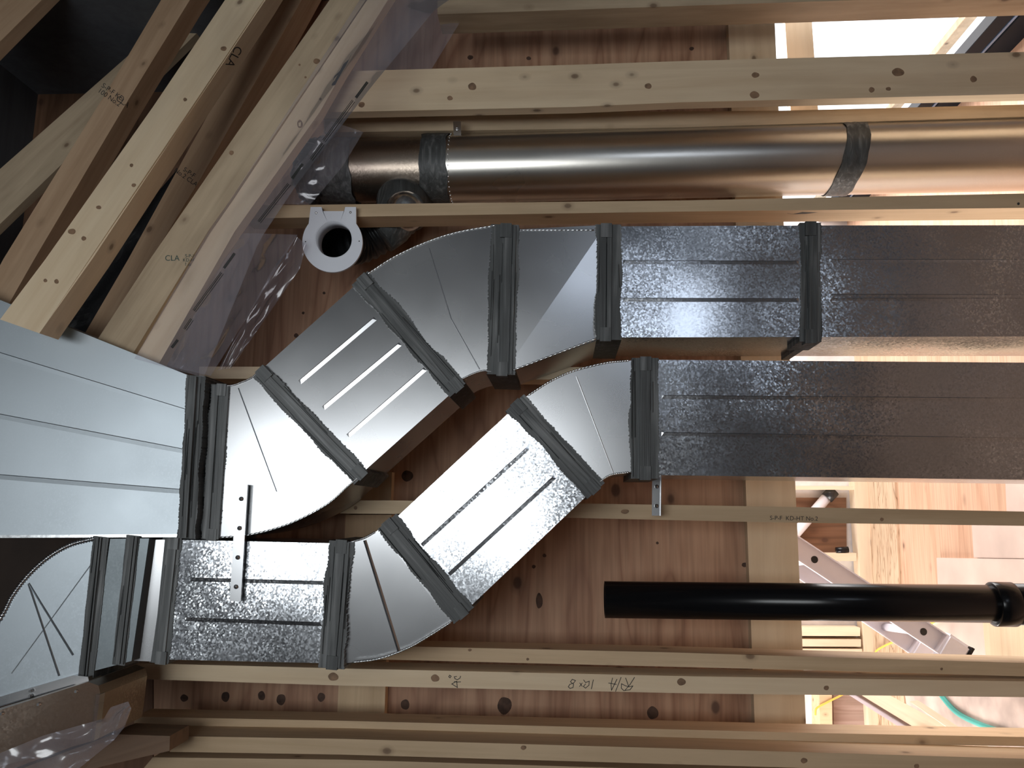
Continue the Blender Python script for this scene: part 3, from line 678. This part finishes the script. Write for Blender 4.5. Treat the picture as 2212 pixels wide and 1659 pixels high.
# ------------------------------------------------------------------ black drain pipe
bp = thing('black_drain_pipe', 'glossy black plastic pipe with a coupling, cut open at its left end', 'pipe', P(1700, 1300, 2.18))
bm = bmesh.new(); PY = 2.19
a = P(1306, 1295, PY); b = P(2570, 1309, PY)
add_tube(bm, [a, b], 0.0475, 48, cap=False)
o = obj('pipe', bm, ABS, bp, smooth=True); md = o.modifiers.new('thickness', 'SOLIDIFY'); md.thickness = 0.005
bm = bmesh.new(); a = P(2142, 1305, PY); b = P(2190, 1305.5, PY)
add_tube(bm, [a, a.lerp(b, .06), a.lerp(b, .94), b], 0.055, 48, [0.052, 0.056, 0.056, 0.052]); obj('coupling', bm, ABS, bp, smooth=True)
bm = bmesh.new(); a = P(2175, 1305, PY); b = P(2570, 1309, PY)
add_tube(bm, [a, b], 0.052, 48); obj('pipe_hub', bm, ABS, bp, smooth=True)

# ------------------------------------------------------------------ clear film
def film(name, left, rightl, Y, label, n=40, m=10, amp=0.008, seed=0, mat=None):
    def along(line, t):
        ps = [Vector(q) for q in line]; ls = [(b - a).length for a, b in zip(ps, ps[1:])]; tot = sum(ls) * t
        for a, b, l in zip(ps, ps[1:], ls):
            if tot <= l: return a.lerp(b, tot / l)
            tot -= l
        return ps[-1]
    bm = bmesh.new(); rows = []
    for i in range(n + 1):
        t = i / n; a = along(left, t); b = along(rightl, t); Yt = Y(t) if callable(Y) else Y; row = []
        for j in range(m + 1):
            q = a.lerp(b, j / m)
            row.append(bm.verts.new(P(q.x, q.y, Yt + amp * noise.noise(Vector((t * 7, j * .5, seed))) + amp * .3 * math.sin(j * 0.9 + seed))))
        rows.append(row)
    for i in range(n):
        for j in range(m): bm.faces.new((rows[i][j], rows[i][j + 1], rows[i + 1][j + 1], rows[i + 1][j]))
    o = obj(name, bm, mat or FILM, smooth=True); tag(o, label, 'plastic sheet', 'clear plastic film over the slanting members')
    return o
film('plastic_film', [(790, -20), (500, 428), (450, 500), (290, 775)], [(1000, -20), (940, 20), (800, 190), (640, 400), (560, 520), (440, 815)], lambda t: 1.99 - 0.19 * t, 'long clear film draped over the slanting member, printed along its length', seed=1)
film('plastic_film', [(860, -20), (740, 150), (690, 245)], [(1035, -20), (933, 148), (880, 240)], 2.20, 'clear film hanging behind the flat pale stud, upper end', seed=2)
film('plastic_film', [(515, 503), (360, 790)], [(643, 507), (486, 763), (455, 812)], lambda t: 2.02 - .12 * t, 'crinkled silvery film flap with a straight cut top, near the ring flange', seed=3, amp=0.014)
film('plastic_film', [(640, 510), (590, 580), (470, 800)], [(662, 530), (648, 580), (500, 795)], 2.10, 'narrow film strip hanging just right of the crinkled flap', seed=4)
film('plastic_film', [(715, 262), (660, 340), (560, 440)], [(785, 285), (740, 360), (670, 442)], 2.13, 'torn film scrap hanging in front of the round duct end', seed=6)
film('plastic_film', [(-80, 1660), (90, 1590), (225, 1552), (238, 1528), (277, 1515)], [(60, 1790), (133, 1690), (245, 1600), (268, 1572), (284, 1532)], lambda t: 1.58 + .16 * t, 'torn dull film scrap over the bottom left board', seed=5)
DARKW = wood('dark_lumber', (0.20, 0.13, 0.08), (0.13, 0.08, 0.05))
board('timber_block', [(-60, 1700), (245, 1586), (367, 1590)], [(-60, 1790), (180, 1665), (366, 1622)], (1.80, 1.98), 0.1, DARKW, 'dark board with a torn film scrap over it, bottom left corner', 'lumber')

# ------------------------------------------------------------------ the lower room beyond
def fbox(name, q, z0, z1, mat, label=None, cat=None, group=None, kind=None, bev=0.002):
    """solid standing on the floor, footprint from four picture points at height z0"""
    bm = bmesh.new(); a = [PF(x, y, z0) for x, y in q]
    f = [bm.verts.new(v) for v in a]; t = [bm.verts.new(v + Vector((0, 0, z1 - z0))) for v in a]
    bm.faces.new(f[::-1]); bm.faces.new(t); n = len(f)
    for i in range(n): bm.faces.new((f[i], f[(i + 1) % n], t[(i + 1) % n], t[i]))
    if bev: bevel(bm, bev)
    return tag(obj(name, bm, mat), label, cat, group, kind)

def PX(px, py, X):
    d = ray(px, py); return CAM + d * ((X - CAM.x) / d.x)
BLK = wood('block_lumber', (0.80, 0.66, 0.49), (0.70, 0.55, 0.39), knots=False)
board('sill_plate', [(1845, 1040), (1856, 1215), (1868, 1420), (1886, 1700)], [(1880, 1040), (1884, 1215), (1893, 1420), (1908, 1700)], YF, 0.089, BLK, 'pale double bottom plate of the far wall, beside the strand floor strip', 'plate')
fw = 'studs of the far wall'
def fstud(x0, x1, y0, y1, label):
    return board('far_wall_stud', [(x0, y0), (x1, y0 + 1)], [(x0, y1), (x1, y1 + 1)], YF + 0.005, 0.089, BLK, label, 'stud', fw)
fstud(1560, 1846, 1049, 1057, 'thin far stud just under the lower rectangular duct')
fstud(1560, 1850, 1194, 1211, 'far stud beside the ladder rail, between ladder and short dark stub')
fstud(1560, 1858, 1355, 1373, 'upper of three short far studs below the black pipe')
fstud(1560, 1860, 1380, 1396, 'middle of three short far studs below the black pipe')
fstud(1560, 1862, 1401, 1412, 'lowest of three short far studs below the black pipe')
tag(board('sheathing_board', [(1560, 1075), (1828, 1075)], [(1560, 1193), (1829, 1193)], YF + 0.085, 0.012, PLYD, 'dark brown sheathing behind the far wall studs', 'panel'))
fbox('strand_floor_strip', [(1882, 1040), (1938, 1040), (1962, 1590), (1900, 1590)], 0.0, 0.012, LVL, 'textured strand board strip lying along the far wall', 'board')
DPG = 'dusty panels on the floor'
fbox('floor_panel', [(2178, 1030), (2560, 1030), (2560, 1150), (2183, 1140)], 0.0, 0.012, DUST, 'dusty pink panel piece at the right edge, just under the lower duct', 'panel', DPG)
fbox('floor_panel', [(2106, 1125), (2560, 1135), (2560, 1212), (2111, 1205)], 0.0, 0.014, DUST, 'dusty panel piece in the middle of the stepped ones', 'panel', DPG)
fbox('floor_panel', [(2032, 1205), (2560, 1213), (2560, 1430), (2145, 1420), (1975, 1420), (1950, 1340), (2036, 1290)], 0.0, 0.018, DUST, 'largest dusty panel piece, running under the black pipe', 'panel', DPG)
fbox('floor_panel', [(1960, 1500), (2560, 1500), (2560, 1760), (2000, 1760)], 0.0, 0.012, simple('grimy_panel', (0.48, 0.38, 0.33), 0.8, var=0.35, nscale=5), 'grimy floor panel under the teal hose', 'panel', DPG)
fbox('plywood_offcut', [(2150, 1330), (2560, 1330), (2560, 1440), (2160, 1440)], 0.0, 0.05, SPFL, 'sunlit pale board end at the right edge below the black pipe', 'board')
# ladder
ld = thing('ladder', 'aluminium ladder leaning across the opening, its feet behind the black pipe', 'ladder', PF(2065, 1405))
def rail(name, a, b, wd, foot):
    A, Ya = Vector(a[:2]), a[2]; B, Yb = Vector(b[:2]), b[2]
    pa, pb = P(A.x, A.y, Ya), P(B.x, B.y, Yb)
    t = (pb - pa).normalized(); side = Vector((t.z, 0, -t.x)).normalized(); dp = side.cross(t)
    rot = Matrix((t, side, dp)).transposed(); ln = (pb - pa).length; c = (pa + pb) / 2
    bm = bmesh.new(); h = wd
    add_box(bm, c, (ln, h, 0.004), rot)
    for s in (-1, 1): add_box(bm, c + side * s * h / 2 + dp * 0.014, (ln, 0.004, 0.03), rot)
    for s in (-.32, .32): add_box(bm, c + side * s * h - dp * 0.003, (ln, 0.006, 0.004), rot)
    r = obj(name, bm, ALU, ld)
    if foot:
        bm = bmesh.new(); add_box(bm, pb + t * 0.01 + dp * 0.01, (0.10, h * 1.25, 0.06), rot); bevel(bm, 0.01, 2)
        f = obj('foot', bm, ALU, r)
        bm = bmesh.new(); add_box(bm, pb + t * 0.064 + dp * 0.01, (0.010, h * 1.3, 0.065), rot)
        obj('foot_pad', bm, ABS, r)
    return pa, pb, t, side, dp
pa, pb, t, side, dp = rail('side_rail', (1640, 1130, 3.30), (2046, 1399, 3.36), 0.078, True)
pa2, pb2, t2, side2, dp2 = rail('side_rail', (1600, 1145, 3.62), (1985, 1404, 3.70), 0.07, True)
for x, y in ((1756, 1209), (1998, 1371), (1877, 1290)):
    q = P(x, y, 3.33)
    k = (q - pa).dot(t); a = pa + t * k; bb = pa2 + t2 * k * 0.98
    bm = bmesh.new(); add_tube(bm, [a - Vector((0, .004, 0)), bb], 0.016, 20, cap=False)
    o = obj('rung', bm, ALU, ld, smooth=True); md = o.modifiers.new('thickness', 'SOLIDIFY'); md.thickness = 0.002
    bm = bmesh.new(); add_tube(bm, [a - dp * 0.003 - Vector((0, 0.004, 0)), a - Vector((0, 0.0045, 0)) - dp * .001], 0.0145, 20); obj('rung_hole', bm, BLACK, o)
pole = thing('aluminium_pole', 'ribbed metal pole end with a dark tip, just under the lower duct', 'pole', P(1760, 1110, YF))
bm = bmesh.new()
for dx, r in ((0, .028), (9, .012), (-9, .012)): add_tube(bm, [P(1640 + dx, 1243, YF + .05), P(1788 + dx, 1072, YF + .05)], r, 16)
obj('pole_body', bm, ALU, pole, smooth=True)
bm = bmesh.new(); add_tube(bm, [P(1786, 1076, YF + .045), P(1801, 1060, YF + .045)], 0.034, 16); obj('pole_tip', bm, BLACK, pole, smooth=True)
bm = bmesh.new(); add_tube(bm, [P(1806, 1189, YF + .02), P(1832, 1187, YF + .02)], 0.017, 20); tag(obj('pipe_stub', bm, ABS, smooth=True), 'short dark pipe stub lying beside the far stud', 'pipe')
def cordobj(name, pts, r, mat, label, cat, fl=True):
    q = [PF(x, y, z) for x, y, z in pts] if fl else [P(x, y, z) for x, y, z in pts]
    o = []
    p = [q[0] * 2 - q[1]] + q + [q[-1] * 2 - q[-2]]
    for i in range(1, len(p) - 2):
        for k in range(8):
            tt = k / 8; a, b, c, d = p[i - 1:i + 3]
            o.append(0.5 * ((2 * b) + (c - a) * tt + (2 * a - 5 * b + 4 * c - d) * tt * tt + (3 * b - a - 3 * c + d) * tt ** 3))
    o.append(q[-1]); bm = bmesh.new(); add_tube(bm, o, r, 10)
    tag(obj(name, bm, mat, smooth=True), label, cat)
cordobj('yellow_cord', [(1876, 1440, .03), (1888, 1413, .03), (1905, 1398, .03), (1965, 1371, .03), (2016, 1344, .03), (2040, 1325, .03)], 0.005, YEL, 'thin yellow cord passing behind the ladder foot', 'cord')
cordobj('yellow_cord', [(1761, 1545, YF - .046), (1764, 1530, YF - .046), (1785, 1518, YF - .046), (1815, 1503, YF - .046), (1840, 1490, YF - .046)], 0.005, YEL, 'short yellow cord piece next to the far post at lower right', 'cord', False)
cordobj('teal_hose', [(2020, 1480, .02), (2040, 1511, .02), (2068, 1540, .02), (2110, 1562, .02), (2160, 1580, .02), (2220, 1600, .02)], 0.011, TEAL, 'teal hose curving over the floor at the lower right', 'hose')
LG = 'loose boards on the lower room floor'
def loose(top, bot, Y, mat, label): return board('loose_board', top, bot, Y, 0.035, mat, label, 'board', LG)
loose([(1880, 1480), (2150, 1623)], [(1825, 1480), (2060, 1623)], (3.75, 3.15), BLK, 'widest sunlit loose board slanting at the lower right')
loose([(1830, 1480), (2060, 1618)], [(1800, 1480), (2020, 1620)], (3.80, 3.20), simple('board_side_shade', (0.62, 0.55, 0.58), 0.7, var=.1), 'dull lilac shaded side of the widest sunlit loose board')  # side of the sunlit board, its shade painted as a lilac colour
loose([(1990, 1517), (2150, 1622)], [(1973, 1520), (2120, 1622)], (3.35, 2.95), BLK, 'narrow loose board with a cut end, left of the teal hose')
board('far_post', [(1770, 1490), (1797, 1490)], [(1772, 1620), (1799, 1620)], YF - 0.04, 0.139, SPF, 'two-ply far post at lower right between the bottom studs', 'post')
board('brown_board', [(1800, 1490), (1870, 1490)], [(1802, 1620), (1880, 1620)], YF + .07, 0.03, plywood('mauve_plywood', (0.40, 0.29, 0.25), (0.34, 0.24, 0.2), (0.3, 0.2, 0.17)), 'brownish panel leaning behind the loose boards', 'panel')
# window in the right wall of the lower room
def bary(name, l, r, X, th, mat, y0, y1, parent=None):
    z1 = PX(l, 90, X).z; z0 = PX(r, 90, X).z
    bm = bmesh.new(); add_box(bm, Vector((X + th / 2, (y0 + y1) / 2, (z0 + z1) / 2)), (th, y1 - y0, abs(z1 - z0)))
    bevel(bm, 0.002); return obj(name, bm, mat, parent)
wf = thing('window_1', None, None, (1.75, 3.7, 0)); wf['kind'] = 'structure'
bary('window_sill', 2107, 2140, 1.75, 0.05, FRAME, 2.62, 4.9, wf)
bary('window_frame', 2143, 2149, 1.75, 0.07, simple('frame_highlight', (0.10, 0.14, 0.22), 0.3), 2.62, 4.9, wf)
bary('window_frame', 2152, 2208, 1.76, 0.09, FRAME, 2.62, 4.9, wf)
tag(bary('deck_rail', 2043, 2067, 2.2, 0.04, SPF2, 1.8, 6.5), 'grey-tan rail outside the bright window, parallel to its black frame', 'rail')

# ------------------------------------------------------------------ writing and stamps
def strokes(name, lines, Y, r, mat, parent):
    """handwritten strokes lying flat on a face: ribbons in picture coordinates"""
    bm = bmesh.new()
    for ln in lines:
        for a, b in zip(ln, ln[1:]):
            A = Vector(a); B = Vector(b)
            if (B - A).length < 1e-3: continue
            t = (B - A).normalized(); n = Vector((-t.y, t.x)) * r; A = A - t * r; B = B + t * r
            bm.faces.new([bm.verts.new(P(v.x, v.y, Y)) for v in (A - n, B - n, B + n, A + n)])
    o = obj(name, bm, mat, parent); md = o.modifiers.new('thickness', 'SOLIDIFY'); md.thickness = 0.0003; return o
def up(x, y): return (900 + x / 3.687, 1420 + y / 3.687)
L45 = [[up(325, 240), up(318, 190), up(280, 212), up(322, 238)], [up(350, 195), up(322, 196), up(300, 193)], [up(350, 150), up(345, 165), up(325, 178), up(305, 170), up(300, 155), up(318, 152)],
       [up(262, 142), up(275, 150), up(266, 163), up(256, 155), up(262, 142)]]
RA = [[up(1735, 160), up(1700, 215), up(1660, 262)], [up(1722, 228), up(1690, 235), up(1660, 225), up(1632, 210), up(1630, 245), up(1650, 265), up(1700, 258), up(1722, 228)], [up(1665, 165), up(1690, 235)],
      [up(1628, 160), up(1585, 270)], [up(1595, 175), up(1570, 225), up(1552, 262), up(1548, 215), up(1560, 165)], [up(1530, 205), up(1590, 215)],
      [up(1407, 180), up(1392, 250)], [up(1330, 180), up(1345, 200), up(1375, 190), up(1372, 222), up(1345, 245), up(1328, 232), up(1345, 212)], [up(1300, 205), up(1318, 230)], [up(1318, 205), up(1298, 232)],
      [up(1265, 185), up(1240, 175), up(1225, 195), up(1250, 215), up(1245, 240), up(1222, 248), up(1208, 235), up(1220, 215), up(1250, 205), up(1265, 185)]]
strokes('handwriting', L45, 2.1195, 0.7, INK, s6); strokes('handwriting', RA[:6], 2.1195, 0.7, INK, s6); strokes('handwriting', RA[6:], 2.1195, 0.7, INK, s6)
def stamp(parent, x, y, ang, s, Y, text, mat=INKG, name='grade_stamp'):
    cu = bpy.data.curves.new(name, 'FONT'); cu.body = text; cu.size = 1.0; cu.extrude = 0.0; cu.align_x = 'CENTER'; cu.align_y = 'CENTER'; cu.space_line = 0.9
    o = bpy.data.objects.new('tmp', cu); C.objects.link(o); dg = bpy.context.evaluated_depsgraph_get()
    me = bpy.data.meshes.new_from_object(o.evaluated_get(dg)); C.objects.unlink(o); bpy.data.objects.remove(o)
    ca, sa = math.cos(math.radians(ang)), math.sin(math.radians(ang))
    bm = bmesh.new(); bm.from_mesh(me)
    for v in bm.verts:
        u, w_ = v.co.x * s, -v.co.y * s
        px = x + u * ca - w_ * sa; py = y + u * sa + w_ * ca
        v.co = P(px, py, Y(px, py) if callable(Y) else Y)
    return obj(name, bm, mat, parent)

bpy.context.view_layer.update()
def surf(o, lift=0.0006):
    inv = o.matrix_world.inverted()
    def f(x, y):
        d = ray(x, y); r = o.ray_cast(inv @ CAM, inv.to_3x3() @ d)
        return (o.matrix_world @ r[1]).y - lift if r[0] else None
    return f
def pick(key):
    return next(o for o in bpy.data.objects if key in o.get('label', ''))
def stamp_on(key, x, y, ang, s_, text, mat=INKG):
    o = pick(key); f = surf(o); y0 = f(x, y)
    if y0 is None: print('stamp misses', key); return
    def g(px, py):
        v = f(px, py); return v if v is not None else y0 - 0.001
    stamp(o, x, y, ang, s_, g, text, mat)
stamp_on('second from the top left', 240, 205, 35, 15, 'S-P-F KD\n100 No.2', INK)
stamp_on('second from the top left', 265, 220, 35, 17, 'CLA', INK)
stamp_on('beside the black sheet', 405, 378, 35, 14, 'S-P-F\nNo.2 CLA', INK)
stamp_on('green letters', 372, 558, 0, 17, 'CLA')
stamp_on('green letters', 410, 562, 0, 10, 'S-P-F\nKD-HT\nNo.2')
stamp_on('near its upper end', 505, 122, 118, 26, 'CLA', INK)
stamp_on('dark grade stamp', 1715, 1120, 1, 13, 'S-P-F  KD-HT No.2', INK)

ff = pick('long clear film'); fy = surf(ff, 0.001)
def filmink(lines, r):
    bm = bmesh.new()
    for a, b in lines:
        A = Vector(a); B = Vector(b); n_ = max(2, int((B - A).length / 8)); t = (B - A).normalized(); n = Vector((-t.y, t.x)) * r
        for i in range(n_):
            q = [A.lerp(B, i / n_) - n, A.lerp(B, (i + 1) / n_) - n, A.lerp(B, (i + 1) / n_) + n, A.lerp(B, i / n_) + n]
            ys = [fy(v.x, v.y) for v in q]
            if None in ys: continue
            bm.faces.new([bm.verts.new(P(v.x, v.y, y)) for v, y in zip(q, ys)])
    if bm.faces: obj('printed_line', bm, INK, ff)
    else: bm.free()
def off(a, b, o):
    t = (Vector(b) - Vector(a)).normalized(); n = Vector((-t.y, t.x)) * o
    return (tuple(Vector(a) + n), tuple(Vector(b) + n))
for a, b in (((795, 178), (770, 212)), ((655, 355), (632, 386)), ((508, 548), (485, 580)), ((385, 735), (372, 752))):
    filmink([off(a, b, 0), off(a, b, 3)], 1.4)
for a, b in (((764, 218), (700, 305)), ((698, 310), (672, 345)), ((625, 398), (560, 480)), ((480, 590), (420, 672)), ((415, 690), (400, 712))):
    filmink([off(a, b, -3)], 0.7); filmink([off(a, b, 1)], 0.9); filmink([off(a, b, 4)], 0.6)

KN = simple('knot_wood', (0.24, 0.145, 0.085), 0.7, var=0.35, nscale=60)
KD = simple('dark_knot_wood', (0.075, 0.04, 0.026), 0.75, var=0.4, nscale=60)
TAR = simple('tar_smear', (0.03, 0.03, 0.03), 0.6, var=0.4, nscale=60)
def inlay(o, outlines, mat):
    """surface marks of the board itself: thin faces added to its own mesh with a second material"""
    f = surf(o, 0.0004); inv = o.matrix_world.inverted(); bm = bmesh.new(); bm.from_mesh(o.data)
    o.data.materials.append(mat); mi = len(o.data.materials) - 1
    for pl_ in outlines:
        ys = [f(x, y) for x, y in pl_]
        if None in ys: continue
        fc = bm.faces.new([bm.verts.new(inv @ P(x, y, Y)) for (x, y), Y in zip(pl_, ys)]); fc.material_index = mi
    bm.to_mesh(o.data); bm.free()
def kd(x, y, r, ry=None, a=0.07):
    ry = ry or r; r *= 1.0; ry *= 1.0; ph = random.uniform(0, 6)
    return [(x + r * math.cos(t) * (1 + a * math.sin(2 * t + ph)), y + ry * math.sin(t) * (1 + a * math.sin(3 * t + ph))) for t in [2 * math.pi * i / 18 for i in range(18)]]
inlay(bpy.data.objects['wall_rear'], [kd(880, 1028, 12), kd(1165, 1298, 7, 17), kd(1608, 1220, 6, 5), kd(640, 725, 5), kd(655, 676, 3), kd(1016, 124, 6, 5), kd(1142, 126, 5, 4), kd(1494, 105, 5, 4),
      kd(1176, 1200, 4), kd(1153, 1224, 4), kd(1420, 1173, 3), kd(700, 633, 3)], KD)
inlay(bpy.data.objects['wall_rear.001'], [kd(1090, 1524, 15, 19), kd(875, 1522, 10, 11), kd(1410, 1540, 12, 14), kd(398, 1508, 8), kd(487, 1505, 9, 11), kd(565, 1503, 8, 10), kd(607, 1511, 10, 12), kd(694, 1506, 8, 10)], KD)
inlay(s2, [kd(1020, 187, 9, 8), kd(972, 212, 6, 5), kd(1400, 186, 8, 6), kd(1632, 162, 8, 6), kd(1630, 205, 10, 8), kd(1940, 156, 13, 9), kd(1883, 194, 6, 6), kd(1919, 192, 6, 4), kd(2103, 171, 7, 7), kd(781, 226, 7, 6)], KN)
inlay(s5, [kd(768, 1097, 4), kd(1905, 1122, 4), kd(1350, 1105, 9, 5)], KN)
inlay(s6, [kd(720, 1462, 11, 9), kd(940, 1465, 9, 8), kd(1472, 1473, 9, 8), kd(1785, 1486, 6, 5)], KN)
inlay(s6r, [kd(1015, 1404, 4, 3), kd(1140, 1424, 3), kd(2034, 1445, 3, 3)], KN)
inlay(s7, [kd(1131, 1615, 6, 5), kd(1737, 1643, 7, 6), kd(1980, 1655, 6, 5)], KN)
inlay(pick('near its upper end'), [kd(483, 105, 7, 5), kd(400, 215, 4), kd(284, 357, 4), kd(289, 400, 5, 4), kd(213, 448, 6, 4), kd(155, 500, 9, 6), kd(181, 515, 5), kd(122, 608, 5), kd(98, 606, 4)], KN)
inlay(pick('green letters'), [kd(684, 132, 7, 6), kd(647, 140, 2.5), kd(660, 167, 2.5), kd(500, 330, 5)], KN)
d7 = pick('meeting the flat pale stud')
inlay(d7, [kd(648, 268, 6, 9), kd(692, 214, 3)], KN)
inlay(d7, [[(716, 185), (722, 165), (735, 152), (742, 138), (754, 128), (758, 118), (764, 122), (757, 134), (746, 144), (741, 152), (732, 168), (724, 184)]], TAR)
inlay(s3, [[(1700, 461), (1722, 452), (1735, 458), (1768, 459), (1740, 462), (1712, 463)], kd(1338, 437, 5, 3), kd(2200, 440, 3)], TAR)
